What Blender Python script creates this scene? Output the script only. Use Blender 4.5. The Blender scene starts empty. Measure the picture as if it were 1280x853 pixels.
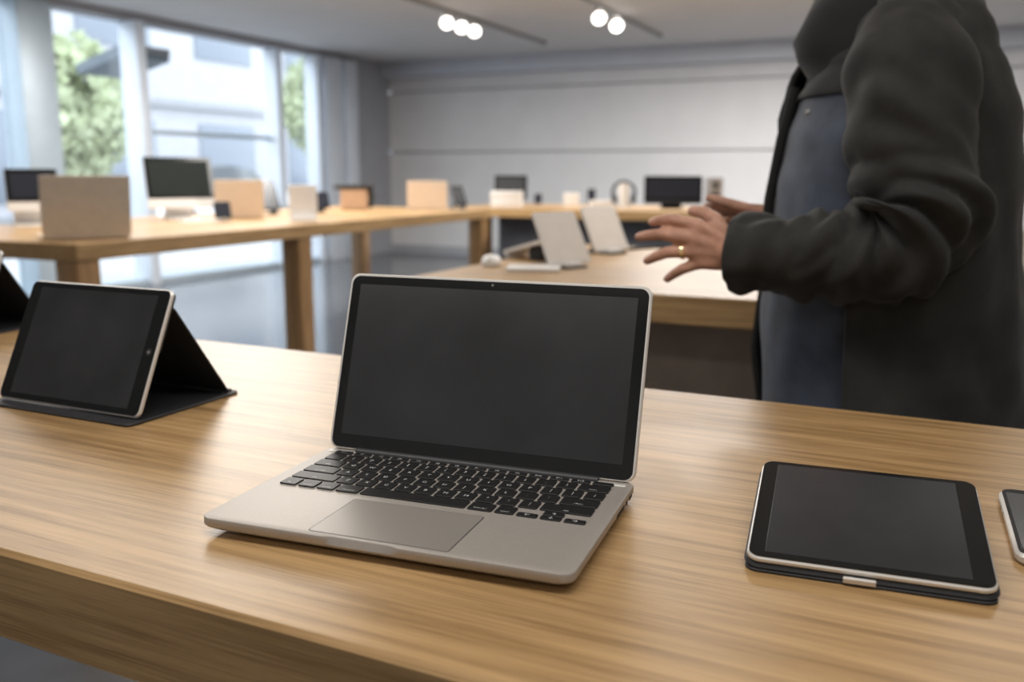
import bpy, bmesh, math, random
from mathutils import Vector, Matrix, Euler, noise
random.seed(4)
SC = bpy.context.scene
COL = SC.collection
PI = math.pi
R = math.radians

# ------------------------------------------------------------------ materials
def new_mat(name):
    m = bpy.data.materials.new(name)
    m.use_nodes = True
    nt = m.node_tree
    return m, nt, nt.nodes['Principled BSDF']

def mat(name, col, rough=.5, metal=0., spec=None, var=0., scale=30., bump=0., coat=0., emit=0., sheen=0., stretch=None):
    m, nt, b = new_mat(name)
    c = (*col, 1)
    b.inputs['Base Color'].default_value = c
    b.inputs['Roughness'].default_value = rough
    b.inputs['Metallic'].default_value = metal
    if spec is not None: b.inputs['Specular IOR Level'].default_value = spec
    if coat: b.inputs['Coat Weight'].default_value = coat; b.inputs['Coat Roughness'].default_value = .06
    if sheen: b.inputs['Sheen Weight'].default_value = sheen
    if emit:
        b.inputs['Emission Color'].default_value = c
        b.inputs['Emission Strength'].default_value = emit
    if var or bump:
        tc = nt.nodes.new('ShaderNodeTexCoord')
        n = nt.nodes.new('ShaderNodeTexNoise')
        n.inputs['Scale'].default_value = scale
        n.inputs['Detail'].default_value = 6
        src = tc.outputs['Object']
        if stretch:
            mp = nt.nodes.new('ShaderNodeMapping')
            mp.inputs['Scale'].default_value = stretch
            nt.links.new(src, mp.inputs['Vector']); src = mp.outputs['Vector']
        nt.links.new(src, n.inputs['Vector'])
        if var:
            r = nt.nodes.new('ShaderNodeValToRGB')
            r.color_ramp.elements[0].position = .3
            r.color_ramp.elements[1].position = .7
            r.color_ramp.elements[0].color = (*[x * (1 - var) for x in col], 1)
            r.color_ramp.elements[1].color = (*[min(1, x * (1 + var)) for x in col], 1)
            nt.links.new(n.outputs['Fac'], r.inputs['Fac'])
            nt.links.new(r.outputs['Color'], b.inputs['Base Color'])
        if bump:
            bp = nt.nodes.new('ShaderNodeBump')
            bp.inputs['Strength'].default_value = bump
            bp.inputs['Distance'].default_value = .01
            nt.links.new(n.outputs['Fac'], bp.inputs['Height'])
            nt.links.new(bp.outputs['Normal'], b.inputs['Normal'])
    return m

def wood(name, axis, dark, light, rough=.33):
    m, nt, b = new_mat(name)
    N, L = nt.nodes.new, nt.links.new
    tc = N('ShaderNodeTexCoord')
    def noise_tex(sc, scale, detail, dist=0.):
        mp = N('ShaderNodeMapping')
        s = [sc, sc, sc]; s[axis] = 1.
        mp.inputs['Scale'].default_value = s
        L(tc.outputs['Object'], mp.inputs['Vector'])
        n = N('ShaderNodeTexNoise')
        n.inputs['Scale'].default_value = scale
        n.inputs['Detail'].default_value = detail
        n.inputs['Roughness'].default_value = .62
        n.inputs['Distortion'].default_value = dist
        L(mp.outputs['Vector'], n.inputs['Vector'])
        return n
    a = noise_tex(26, 3.0, 9, .2)      # growth bands
    f = noise_tex(90, 8, 5)             # fine pores
    g = noise_tex(3, 1.1, 3)            # slow tone changes board to board
    mx = N('ShaderNodeMath'); mx.operation = 'MULTIPLY_ADD'
    L(f.outputs['Fac'], mx.inputs[0]); mx.inputs[1].default_value = .75
    L(a.outputs['Fac'], mx.inputs[2])
    m2 = N('ShaderNodeMath'); m2.operation = 'MULTIPLY_ADD'
    L(g.outputs['Fac'], m2.inputs[0]); m2.inputs[1].default_value = .4
    L(mx.outputs[0], m2.inputs[2])
    r = N('ShaderNodeValToRGB')
    e = r.color_ramp.elements
    e[0].position = .62; e[0].color = (*dark, 1)
    e[1].position = 1.0; e[1].color = (*light, 1)
    mid = e.new(.82); mid.color = (*[(x * .42 + y * .58) for x, y in zip(dark, light)], 1)
    sub = N('ShaderNodeMath'); sub.operation = 'SUBTRACT'; sub.inputs[1].default_value = .24
    L(m2.outputs[0], sub.inputs[0])
    L(sub.outputs[0], r.inputs['Fac'])
    L(r.outputs['Color'], b.inputs['Base Color'])
    b.inputs['Roughness'].default_value = rough
    bp = N('ShaderNodeBump'); bp.inputs['Strength'].default_value = .12; bp.inputs['Distance'].default_value = .002
    L(f.outputs['Fac'], bp.inputs['Height']); L(bp.outputs['Normal'], b.inputs['Normal'])
    return m

DK, LT = (.255, .145, .056), (.570, .365, .172)
M = {}
M['oak_x'] = wood('oak_grain_x', 0, DK, LT)
M['oak_y'] = wood('oak_grain_y', 1, (.22, .115, .045), (.52, .315, .15))
M['oak_z'] = wood('oak_grain_z', 2, (.22, .115, .045), (.50, .30, .14))
M['alu'] = mat('brushed_aluminium', (.50, .465, .43), .52, .6, var=.03, scale=300)
M['alu_light'] = mat('bright_aluminium_edge', (.84, .82, .79), .42, .35)
M['pad'] = mat('trackpad_glass', (.42, .39, .36), .42, .5)
M['gap'] = mat('dark_seam', (.02, .02, .02), .6)
M['key'] = mat('black_key_plastic', (.010, .010, .011), .42, spec=.4)
M['legend'] = mat('white_key_legend', (.72, .72, .72), .5)
M['bezel'] = mat('black_bezel_glass', (.012, .013, .014), .12, spec=.45)
M['screen'] = mat('dark_display_glass', (.035, .037, .041), .22, spec=.5, var=.25, scale=9)
M['rubber'] = mat('black_rubber', (.015, .015, .015), .7)
M['folio'] = mat('charcoal_folio_fabric', (.022, .023, .027), .55, var=.2, scale=400, bump=.06)
M['folio_in'] = mat('grey_folio_microfibre', (.05, .05, .052), .8)
M['white'] = mat('white_plastic', (.82, .80, .78), .4)
M['cream'] = mat('cream_tablet_back', (.90, .845, .79), .45, var=.03, scale=20)
M['gold'] = mat('wood_tinted_aluminium', (.78, .66, .53), .5, .1, var=.05, scale=30)  # tan of reflected wood mixed into a silver laptop's base colour
M['peach'] = mat('pale_gold_aluminium', (.78, .65, .53), .45, .2, var=.04, scale=30)
M['brown'] = mat('tan_leather', (.50, .33, .22), .55, var=.12, scale=40)
M['dark'] = mat('dark_grey_plastic', (.02, .022, .026), .4)
M['navyscreen'] = mat('navy_display', (.018, .022, .036), .5, spec=.25)
M['dgreen'] = mat('dark_green_display', (.012, .018, .017), .5, spec=.25)
M['wall'] = mat('light_grey_plaster', (.60, .595, .60), .75, var=.03, scale=3, bump=.02)
M['wallblue'] = mat('cool_grey_panel', (.50, .52, .57), .6, var=.03, scale=3)
M['fin'] = mat('blue_grey_metal', (.40, .47, .53), .45, .3, var=.05, scale=6)
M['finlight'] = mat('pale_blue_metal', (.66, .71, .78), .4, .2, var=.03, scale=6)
M['walldark'] = mat('dark_grey_panel', (.33, .335, .36), .6, var=.05, scale=4)
M['ceiling'] = mat('grey_ceiling_paint', (.58, .575, .575), .8, var=.03, scale=2)
M['floor'] = mat('blue_grey_stone_floor', (.070, .076, .088), .14, spec=1., var=.16, scale=5)
M['groove'] = mat('dark_groove', (.30, .30, .31), .8)
M['track'] = mat('grey_track_metal', (.33, .33, .33), .5, .5)
M['lamp'] = mat('lamp_lens', (1, .97, .92), .3, emit=5.)
M['skin'] = mat('skin', (.57, .31, .22), .5, var=.2, scale=45, bump=.05)
M['ring'] = mat('gold_ring', (.95, .78, .45), .2, 1.)
M['coat'] = mat('charcoal_coat_cloth', (.016, .016, .015), .8, var=.45, scale=16, bump=.3, sheen=.10)
M['navy'] = mat('navy_padded_cloth', (.052, .066, .098), .75, var=.4, scale=14, bump=.12, sheen=.1)
M['collar'] = mat('black_collar_cloth', (.008, .008, .009), .85, sheen=.05)
M['trouser'] = mat('dark_denim', (.02, .025, .04), .85, var=.2, scale=60)
M['shoe'] = mat('black_leather', (.012, .011, .010), .4)
M['hair'] = mat('dark_hair', (.02, .014, .010), .6, var=.3, scale=90)
M['eye'] = mat('eye_white', (.75, .73, .70), .2)
M['iris'] = mat('brown_iris', (.04, .02, .01), .2)
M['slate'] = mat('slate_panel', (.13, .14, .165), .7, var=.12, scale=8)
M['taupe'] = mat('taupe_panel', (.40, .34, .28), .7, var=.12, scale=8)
M['pave'] = mat('pale_pavement', (.42, .42, .43), .8, var=.08, scale=3)
M['asphalt'] = mat('grey_asphalt', (.22, .22, .23), .9, var=.1, scale=6)
M['render'] = mat('pale_building_render', (.46, .46, .49), .8, var=.05, scale=2)
M['bwin'] = mat('building_window_glass', (.22, .25, .30), .2)
M['bark'] = mat('tree_bark', (.16, .12, .08), .9, var=.3, scale=20)
M['leaf'] = mat('pale_green_leaves', (.48, .53, .34), .7, var=.2, scale=3)
M['awning'] = mat('slate_awning', (.16, .19, .22), .7)
M['car'] = mat('white_car_paint', (.8, .8, .82), .25, coat=.5)
M['carglass'] = mat('dark_car_glass', (.05, .06, .07), .1)

def glass_mat():
    m = bpy.data.materials.new('clear_window_glass'); m.use_nodes = True
    nt = m.node_tree; nt.nodes.clear()
    o = nt.nodes.new('ShaderNodeOutputMaterial'); mx = nt.nodes.new('ShaderNodeMixShader')
    t = nt.nodes.new('ShaderNodeBsdfTransparent'); g = nt.nodes.new('ShaderNodeBsdfGlossy')
    t.inputs['Color'].default_value = (.95, .97, .98, 1)
    g.inputs['Roughness'].default_value = .02
    mx.inputs[0].default_value = .06
    nt.links.new(t.outputs[0], mx.inputs[1]); nt.links.new(g.outputs[0], mx.inputs[2])
    nt.links.new(mx.outputs[0], o.inputs['Surface'])
    return m
M['glass'] = glass_mat()

# ------------------------------------------------------------------ mesh helpers
class MB:
    def __init__(s): s.bm = bmesh.new(); s.mi = 0
    def _done(s, n0):
        s.bm.faces.ensure_lookup_table()
        for f in s.bm.faces[n0:]: f.material_index = s.mi
    def box(s, c, size, rot=None, bev=0., seg=2):
        n0 = len(s.bm.faces)
        r = bmesh.ops.create_cube(s.bm, size=1)
        vs = r['verts']
        for v in vs: v.co = Vector((v.co.x * size[0], v.co.y * size[1], v.co.z * size[2]))
        if bev:
            es = list({e for v in vs for e in v.link_edges})
            b = bmesh.ops.bevel(s.bm, geom=es, offset=bev, segments=seg, affect='EDGES', profile=.5)
            vs = list({v for f in b['faces'] for v in f.verts} | {v for v in vs if v.is_valid})
        m = Matrix.Translation(c)
        if rot is not None: m = m @ rot.to_4x4()
        bmesh.ops.transform(s.bm, matrix=m, verts=vs)
        s._done(n0); return s
    def rings(s, rings, cap=(True, True), closed=True):
        n0 = len(s.bm.faces)
        vr = [[s.bm.verts.new(p) for p in r] for r in rings]
        n = len(rings[0])
        for a, b in zip(vr, vr[1:]):
            for i in range(n if closed else n - 1):
                j = (i + 1) % n
                s.bm.faces.new((a[i], a[j], b[j], b[i]))
        if cap[0]: s.bm.faces.new(list(reversed(vr[0])))
        if cap[1]: s.bm.faces.new(vr[-1])
        s._done(n0); return s
    def tube(s, pts, rad, n=14, cap=True, squash=1.):
        pts = [Vector(p) for p in pts]
        if not hasattr(rad, '__len__'): rad = [rad] * len(pts)
        rg = []; up = Vector((0, 0, 1)); prev = None
        for i, p in enumerate(pts):
            t = (pts[min(i + 1, len(pts) - 1)] - pts[max(i - 1, 0)]).normalized()
            if prev is None:
                a = t.cross(up) if abs(t.z) < .95 else t.cross(Vector((1, 0, 0)))
            else:
                a = prev - t * prev.dot(t)
            a.normalize(); prev = a
            b = t.cross(a)
            rg.append([p + (a * math.cos(2 * PI * k / n) + b * math.sin(2 * PI * k / n) * squash) * rad[i] for k in range(n)])
        return s.rings(rg, (cap, cap))
    def ball(s, c, r, sub=3):
        n0 = len(s.bm.faces)
        q = bmesh.ops.create_icosphere(s.bm, subdivisions=sub, radius=1)
        rr = r if hasattr(r, '__len__') else (r, r, r)
        for v in q['verts']: v.co = Vector((v.co.x * rr[0] + c[0], v.co.y * rr[1] + c[1], v.co.z * rr[2] + c[2]))
        s._done(n0); return s
    def build(s, name, m, parent=None, smooth=True, angle=40, loc=None):
        bmesh.ops.recalc_face_normals(s.bm, faces=s.bm.faces[:])
        me = bpy.data.meshes.new(name); s.bm.to_mesh(me); s.bm.free()
        for x in (m if isinstance(m, (list, tuple)) else [m]): me.materials.append(x)
        if smooth:
            me.polygons.foreach_set('use_smooth', [True] * len(me.polygons))
            me.set_sharp_from_angle(angle=R(angle))
        o = bpy.data.objects.new(name, me); COL.objects.link(o)
        if parent is not None: o.parent = parent
        if loc is not None: o.location = loc
        return o

def rrect(x0, y0, x1, y1, r, z, n=6, dense=0, notch=None):
    """rounded rectangle outline, counter clockwise from the front-left corner"""
    P = []
    for cx, cy, a in ((x0 + r, y0 + r, PI), (x1 - r, y0 + r, 1.5 * PI), (x1 - r, y1 - r, 0), (x0 + r, y1 - r, .5 * PI)):
        for k in range(n + 1):
            t = a + PI / 2 * k / n
            P.append(Vector((cx + r * math.cos(t), cy + r * math.sin(t), z)))
        if a == PI and dense:
            for k in range(1, dense):
                x = x0 + r + (x1 - x0 - 2 * r) * k / dense
                d = 0
                if notch and notch[0] < x < notch[1]: d = notch[2]
                P.append(Vector((x, y0 + d, z)))
    return P

def slab(mb, x0, y0, x1, y1, z0, z1, r, bev=.001, n=6):
    mb.rings([rrect(x0 + bev, y0 + bev, x1 - bev, y1 - bev, max(r - bev, 1e-4), z0, n), rrect(x0, y0, x1, y1, r, z0 + bev, n),
              rrect(x0, y0, x1, y1, r, z1 - bev, n), rrect(x0 + bev, y0 + bev, x1 - bev, y1 - bev, max(r - bev, 1e-4), z1, n)])
    return mb

def empty(name, loc, rz=0., rot=None):
    o = bpy.data.objects.new(name, None); COL.objects.link(o)
    o.location = loc; o.rotation_euler = rot if rot else (0, 0, rz)
    o.empty_display_size = .1
    return o

def tag(o, label, cat, group=None):
    o['label'] = label; o['category'] = cat
    if group: o['group'] = group
    return o

def struct(o): o['kind'] = 'structure'; return o

def dup(root, loc, rz, label=None):
    r = root.copy(); COL.objects.link(r); r.location = loc; r.rotation_euler = (0, 0, rz)
    if label: r['label'] = label
    for ch in list(root.children):
        c = ch.copy(); COL.objects.link(c); c.parent = r
        for g in list(ch.children):
            d = g.copy(); COL.objects.link(d); d.parent = c
    return r

def text_mesh(body, size):
    cu = bpy.data.curves.new('legend', 'FONT'); cu.body = body; cu.size = size
    cu.align_x = 'CENTER'; cu.align_y = 'CENTER'; cu.resolution_u = 2; cu.space_line = .8
    o = bpy.data.objects.new('legend', cu); COL.objects.link(o)
    dg = bpy.context.evaluated_depsgraph_get()
    me = bpy.data.meshes.new_from_object(o.evaluated_get(dg))
    bpy.data.objects.remove(o); bpy.data.curves.remove(cu)
    return me

TZ = .90
# ------------------------------------------------------------------ camera (table directions are the world axes)
cam = bpy.data.cameras.new('camera'); camo = bpy.data.objects.new('camera', cam); COL.objects.link(camo)
camo.location = (0, 0, TZ + .2884)
cam.sensor_width = 36; cam.lens = 1124.49 / 1280 * 36
yaw, pitch, roll = .445, .1835, .0042
camo.matrix_world = Matrix.Translation(camo.location) @ Matrix.Rotation(yaw, 4, 'Z') @ Matrix.Rotation(PI / 2 - pitch, 4, 'X') @ Matrix.Rotation(roll, 4, 'Z')
cam.dof.use_dof = True; cam.dof.focus_distance = .80; cam.dof.aperture_fstop = 4.4
cam.clip_start = .02
SC.camera = camo

# ------------------------------------------------------------------ room shell
ZC = 2.80
XF = -7.70           # glass facade
YB = 11.80           # back wall
XR, YN = 3.2, -3.0
struct(MB().box(((XF + XR) / 2, (YB + YN) / 2, -.05), (XR - XF + .4, YB - YN + .4, .1)).build('floor', M['floor'], smooth=False))
struct(MB().box(((XF + XR) / 2, (YB + YN) / 2, ZC + .06), (XR - XF + .4, YB - YN + .4, .12)).build('ceiling', M['ceiling'], smooth=False))
# back wall: three tiers of flat panels with shallow shadow joints
w = MB()
for z0, z1 in ((0, 1.495), (1.515, 2.375), (2.395, ZC)):
    x = XF + .0
    w.box(((XF + XR) / 2, YB + .06, (z0 + z1) / 2), (XR - XF, .12, z1 - z0))
w.mi = 1
w.box(((XF + XR) / 2, YB + .10, ZC / 2), (XR - XF, .10, ZC))
struct(w.build('wall_back', [M['wall'], M['groove']], smooth=False))
struct(MB().box(((XF + XR) / 2, YB - .10, ZC - .11), (XR - XF, .20, .22), bev=.01).build('trim_1', M['wallblue']))
struct(MB().box((XR + .06, (YB + YN) / 2, ZC / 2), (.12, YB - YN, ZC)).build('wall_right', M['wall'], smooth=False))
struct(MB().box(((XF + XR) / 2, YN - .06, ZC / 2), (XR - XF, .12, ZC)).build('wall_front', M['wall'], smooth=False))
struct(MB().box(((XF + XR) / 2, YB - .01, .06), (XR - XF, .02, .12)).build('baseboard_back', M['walldark'], smooth=False))
# facade: header, sill, solid corner, fins and panes
f = MB()
f.box((XF - .10, (YB + YN) / 2, (2.72 + ZC) / 2), (.24, YB - YN, ZC - 2.72))
f.box((XF - .10, (YB + 10.85) / 2, 1.36), (.22, YB - 10.85, 2.72))
f.box((XF - .10, (YN + 1) / 2, 1.36), (.22, 1 - YN, 2.72))
struct(f.build('wall_left', M['walldark'], smooth=False))
struct(MB().box((XF - .10, 5.9, .03), (.24, 9.8, .06)).build('trim_2', M['fin'], smooth=False))
edges = [1.0, 2.4, 3.9, 5.65, 7.05, 9.22, 10.0]
for i, (a, b) in enumerate(zip(edges, edges[1:])):
    p = MB().box((XF - .10, (a + b) / 2, 1.39), (.02, b - a, 2.66)).build('window_%d' % (i + 1), M['glass'], smooth=False)
    struct(p)
t = 3
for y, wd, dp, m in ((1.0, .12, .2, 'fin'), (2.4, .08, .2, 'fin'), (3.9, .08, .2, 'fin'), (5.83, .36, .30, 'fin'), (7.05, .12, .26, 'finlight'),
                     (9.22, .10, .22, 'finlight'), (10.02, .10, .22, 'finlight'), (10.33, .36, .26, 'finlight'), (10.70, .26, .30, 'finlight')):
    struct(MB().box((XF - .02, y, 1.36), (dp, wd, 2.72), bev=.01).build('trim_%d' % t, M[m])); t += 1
# a slim rail across the big pane, as on a glazed door
struct(MB().box((XF - .08, 8.13, 1.62), (.07, 2.1, .05), bev=.008).build('trim_%d' % t, M['fin']))

# ------------------------------------------------------------------ outside
struct(MB().box((XF - 2.2, 6, -.09), (4.2, 40, .1)).build('pavement', M['pave'], smooth=False))
struct(MB().box((XF - 14, 6, -.14), (19.5, 60, .1)).build('street', M['asphalt'], smooth=False))
bl = empty('building', (-27, 22, -.1)); tag(bl, 'pale building across the street beyond the glass front', 'building')
MB().box((0, 0, 6), (6, 44, 12)).build('wall', M['render'], bl, smooth=False)
MB().box((3.05, 0, 3.6), (.3, 44, .25)).build('ledge', M['walldark'], bl, smooth=False)
for k in range(9):
    for z, h in ((1.7, 2.6), (6.2, 2.0)):
        o = MB().box((3.0, -20 + k * 4.8, z), (.12, 2.8, h), bev=.02).build('window', M['bwin'], bl)
aw = empty('awning', (XF - .23, 7.50, 2.50)); tag(aw, 'slate awning hung outside above the big window pane', 'awning')
MB().rings([[Vector((0, -.40, .02)), Vector((-.7, -.40, -.16)), Vector((-.7, -.40, -.26)), Vector((0, -.40, -.10))],
            [Vector((0, .25, .02)), Vector((-.7, .25, -.16)), Vector((-.7, .25, -.26)), Vector((0, .25, -.10))]]).build('canopy', M['awning'], aw, smooth=False)
MB().box((-.0, -.08, 0.0), (.04, .64, .06)).build('mounting_rail', M['track'], aw)

def tree(x, y, h, r, label):
    tr = empty('tree', (x, y, -.09)); tag(tr, label, 'tree', 'street trees')
    tm = MB().tube([(0, 0, 0), (.05, 0, h * .3), (0, .06, h * .6), (.05, 0, h * .85)], [.14, .11, .09, .04], 10)
    for k in range(6):
        a = k * 1.05; z = h * (.45 + .06 * k)
        tm.tube([(0, 0, z), (r * .3 * math.cos(a), r * .3 * math.sin(a), z + .4), (r * .6 * math.cos(a), r * .6 * math.sin(a), z + .7)], [.05, .035, .015], 6)
    tm.build('trunk', M['bark'], tr)
    lf = MB()
    for k in range(2600):
        while True:
            v = Vector((random.uniform(-1, 1), random.uniform(-1, 1), random.uniform(-1, 1)))
            if .25 < v.length < 1 and noise.noise(v * 2.2) > -.25: break
        c = Vector((v.x * r, v.y * r, h * .72 + v.z * h * .38))
        e = Euler((random.uniform(0, 3), random.uniform(0, 3), random.uniform(0, 6))).to_matrix()
        s_ = random.uniform(.09, .17)
        lf.bm.faces.new([lf.bm.verts.new(c + e @ Vector(q) * s_) for q in ((-1, 0, 0), (0, -.5, .1), (1, 0, 0), (0, .5, .1))])
    lf.build('foliage', M['leaf'], tr, smooth=False)
tree(-13.9, 11.3, 3.3, .95, 'pale green street tree seen through the left glass pane')
tree(-15.5, 20.8, 4.4, 1.3, 'pale green street tree seen beside the pale corner columns')

# parked car: lofted body, glasshouse, wheels
car = empty('car', (-13.2, 13.6, -.09), R(90)); tag(car, 'white parked car on the street outside the glass', 'car')
def car_ring(x, zb, zt, hw):
    return [Vector((x, -hw * .92, zb)), Vector((x, -hw, zb + (zt - zb) * .5)), Vector((x, -hw * .9, zt)), Vector((x, hw * .9, zt)), Vector((x, hw, zb + (zt - zb) * .5)), Vector((x, hw * .92, zb))]
MB().rings([car_ring(*a) for a in ((-2.1, .42, .70, .70), (-1.9, .28, .85, .82), (-1.0, .24, .95, .86), (.9, .24, .95, .86), (1.8, .26, .84, .82), (2.1, .40, .66, .70))]).build('body', M['car'], car, angle=60)
MB().rings([[Vector((-1.5, y * .8, .93)) for y in (-.98, -.3, .3, .98)] + [Vector((-1.45, y * .8, .95)) for y in (.9, -.9)]] +
           [[Vector((x, s_ * wy, z)) for s_, z in ((-1, .93), (-.85, zt), (-.3, zt + .03), (.3, zt + .03), (.85, zt), (1, .93))] for x, wy, zt in ((-1.0, .78, 1.32), (0, .8, 1.42), (.6, .78, 1.34), (1.25, .76, .96))]).build('glasshouse', M['carglass'], car, angle=60)
for x in (-1.3, 1.3):
    for y in (-.78, .78):
        MB().tube([(x, y - .1, .32), (x, y + .1, .32)], .32, 20).build('wheel', M['rubber'], car)

# ------------------------------------------------------------------ tables
def table(name, loc, rz, L, W, th, leg, legpos, label, mt, ml, ma=None):
    """L along local x, W along local y; origin at the near left corner on the floor"""
    t = empty(name, loc, rz); tag(t, label, 'table')
    slab(MB(), 0, 0, L, W, TZ - th, TZ, .012, .004, 4).build('table_top', M[mt], t)
    for x, y in legpos:
        slab(MB(), x - leg / 2, y - leg / 2, x + leg / 2, y + leg / 2, 0, TZ - th, .008, .003, 3).build('leg', M[ml], t)
    return t
table('display_table', (-2.45, .421, 0), 0, 4.0, .747, .078, .13, ((.12, .1), (.12, .647), (3.88, .1), (3.88, .647)),
      'long oak display table at the front carrying the open silver laptop', 'oak_x', 'oak_z')
ya = R(3.4)
# long table on the left runs in depth: built along local x, turned 90 degrees
table('display_table', (-3.20, 2.56, 0), PI / 2 + ya, 4.25, 1.50, .075, .125, ((.07, .075), (1.62, .075), (4.17, .075), (.07, 1.42), (4.17, 1.22)),
      'long oak table on the left running beside the glass front toward the back wall', 'oak_x', 'oak_z')
mid = table('display_table', (-1.36, 2.13, 0), 0, 2.3, 1.42, .072, .13, ((.075, .075), (2.22, .075), (.075, 1.34), (2.22, 1.34)),
      'pale oak table in the middle directly behind the silver laptop and the person', 'oak_x', 'oak_z')
o = MB().box((1.15, .30, .42), (2.05, .03, .80), bev=.003).build('added_dark_panel', M['taupe'], mid)  # added sheet that darkens the view beneath the middle table
o['label'] = 'dark taupe panel added to darken the space under the table'
far = table('display_table', (-3.95, 6.98, 0), R(1.2), 3.8, 1.30, .075, .125, ((.30, .075), (3.7, .075), (.30, 1.22), (3.7, 1.22)),
      'oak table farthest back, running along the grey back wall', 'oak_x', 'oak_z')

o = MB().box((2.0, .30, .42), (3.3, .03, .80), bev=.003).build('added_dark_panel', M['slate'], far)  # added sheet supplying the darkness beneath the far table
o['label'] = 'dark slate panel added to darken the space under the table'

# ------------------------------------------------------------------ laptops
KEYROWS = [
    (.55, [('esc', 1.1)] + [('F%d' % k, 1.04) for k in range(1, 13)] + [('', 1.1)]),
    (1, [(a, 1) for a in ('~\n`', '!\n1', '@\n2', '#\n3', '$\n4', '%\n5', '^\n6', '&\n7', '*\n8', '(\n9', ')\n0', '_\n-', '+\n=')] + [('delete', 1.55)]),
    (1, [('tab', 1.55)] + [(a, 1) for a in 'QWERTYUIOP'] + [('{\n[', 1), ('}\n]', 1), ('|\n\\', 1)]),
    (1, [('caps lock', 1.82)] + [(a, 1) for a in 'ASDFGHJKL'] + [(':\n;', 1), ('"\n\'', 1), ('return', 1.82)]),
    (1, [('shift', 2.42)] + [(a, 1) for a in 'ZXCVBNM'] + [('<\n,', 1), ('>\n.', 1), ('?\n/', 1), ('shift', 2.42)]),
    (1, [('fn', 1), ('control', 1), ('option', 1), ('command', 1.27), (' ', 5.3), ('command', 1.27), ('option', 1), ('ARROWS', 3.2)]),
]
def laptop(name, loc, rz, label, W=.314, D=.2048, H=.0155, lid=.184, tilt=R(108.3), detail=False, mbody='alu', mlid='alu', mscreen='screen', group=None):
    t = empty(name, loc, rz); tag(t, label, 'laptop', group)
    k = W / .314; kd = D / .2048
    nt = (.120 * k, .178 * k, .0022)
    b = MB()
    rr = .0105
    dn = 40
    def rg(ins, z, notch): return rrect(ins, ins, W - ins, D - ins * .4, rr, z, 6, dn, notch)
    b.rings([rg(.016, .0018, None), rg(.0065, .0040, None), rg(.0012, .0074, None), rg(0, .0092, (nt[0], nt[1], .0002)), rg(0, H - .0012, nt),
             rg(.0004, H - .0003, (nt[0], nt[1], nt[2])), rg(.0012, H, (nt[0], nt[1], nt[2]))])
    b.build('base', M[mbody], t, angle=35)
    # rubber feet
    for x in (.03 * k, W - .03 * k):
        for y in (.025, D - .03):
            MB().tube([(x, y, 0), (x, y, .002)], .006, 16).build('foot', M['rubber'], t)
    # trackpad with its seam
    x0, x1, y0, y1 = .0985 * k, .2165 * k, .007 * kd, .0795 * kd
    slab(MB(), x0 - .0007, y0 - .0007, x1 + .0007, y1 + .0007, H - .001, H + .00012, .003, .0001, 4).build('trackpad_seam', M['gap'], t)
    slab(MB(), x0, y0, x1, y1, H - .001, H + .0003, .0025, .0001, 4).build('trackpad', M['pad'], t)
    # keyboard: well, then keys
    kx0, kx1, ky0, ky1 = .0155 * k, .2975 * k, .0900 * kd, .1915 * kd
    well = slab(MB(), kx0 - .0005, ky0 - .0005, kx1 + .0005, ky1 + .0005, H - .001, H + .0002, .003, .0001, 4).build('keyboard', M[mbody], t)
    gap = .0026 * k
    tot = sum(r[0] for r in KEYROWS); unit = (ky1 - ky0 + gap) / tot
    y = ky1
    legends = {}
    allk = MB()
    for frac, row in KEYROWS:
        hgt = unit * frac - gap
        ws = sum(a[1] for a in row); ux = (kx1 - kx0 + gap) / ws
        x = kx0
        for lab, wu in row:
            wd = ux * wu - gap
            boxes = []
            if lab == 'ARROWS':
                aw_ = (wd - 2 * gap) / 3; hh = hgt / 2 - .0004
                boxes = [(x, y - hgt, aw_, hh, '\u2190'), (x + aw_ + gap, y - hgt, aw_, hh, '\u2193'), (x + aw_ + gap, y - hh, aw_, hh, '\u2191'), (x + 2 * (aw_ + gap), y - hgt, aw_, hh, '\u2192')]
            else: boxes = [(x, y - hgt, wd, hgt, lab)]
            for bx, by, bw, bh, lb in boxes:
                if detail:
                    mb = MB()
                    slab(mb, -bw / 2, -bh / 2, bw / 2, bh / 2, 0, .0014, .0018, .0004, 3)
                    body = lb.strip()
                    if body:
                        sz = .0058 if len(body) == 1 else (.0042 if '\n' in body or len(body) <= 3 else .0030)
                        tm = text_mesh(body, sz)
                        n0 = len(mb.bm.faces); nv = len(mb.bm.verts)
                        mb.bm.from_mesh(tm); bpy.data.meshes.remove(tm)
                        mb.bm.verts.ensure_lookup_table(); mb.bm.faces.ensure_lookup_table()
                        off = Vector((0, 0, .00146))
                        if body in ('tab', 'caps lock', 'shift', 'control', 'option', 'command', 'fn') and bx < kx0 + (kx1 - kx0) / 2:
                            off += Vector((0, -bh * .25, 0))
                        elif body in ('delete', 'return', 'shift', 'command', 'option'): off += Vector((0, -bh * .25, 0))
                        for v in mb.bm.verts[nv:]: v.co += off
                        for f_ in mb.bm.faces[n0:]: f_.material_index = 1
                    me_key = mb.build('key', [M['key'], M['legend']], well, angle=40, loc=(bx + bw / 2, by + bh / 2, H + .0001))
                else:
                    slab(allk, bx, by, bx + bw, by + bh, H, H + .0014, .0015, .0003, 2)
            x += ux * wu
        y -= unit * frac
    if not detail: allk.build('keys', M['key'], well)
    else: allk.bm.free()
    # hinge barrel and lid
    hy, hz = D - .0062, H - .003
    MB().tube([(.033 * k, hy, hz + .0015), (W - .033 * k, hy, hz + .0015)], .0052, 16).build('hinge', M['dark'], t)
    # local x along the hinge, y up the lid, z toward the user
    lr = Matrix.Translation((0, hy, hz)) @ Matrix.Rotation(-(tilt - PI / 2), 4, 'X') @ Matrix.Rotation(PI / 2, 4, 'X')
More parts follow.
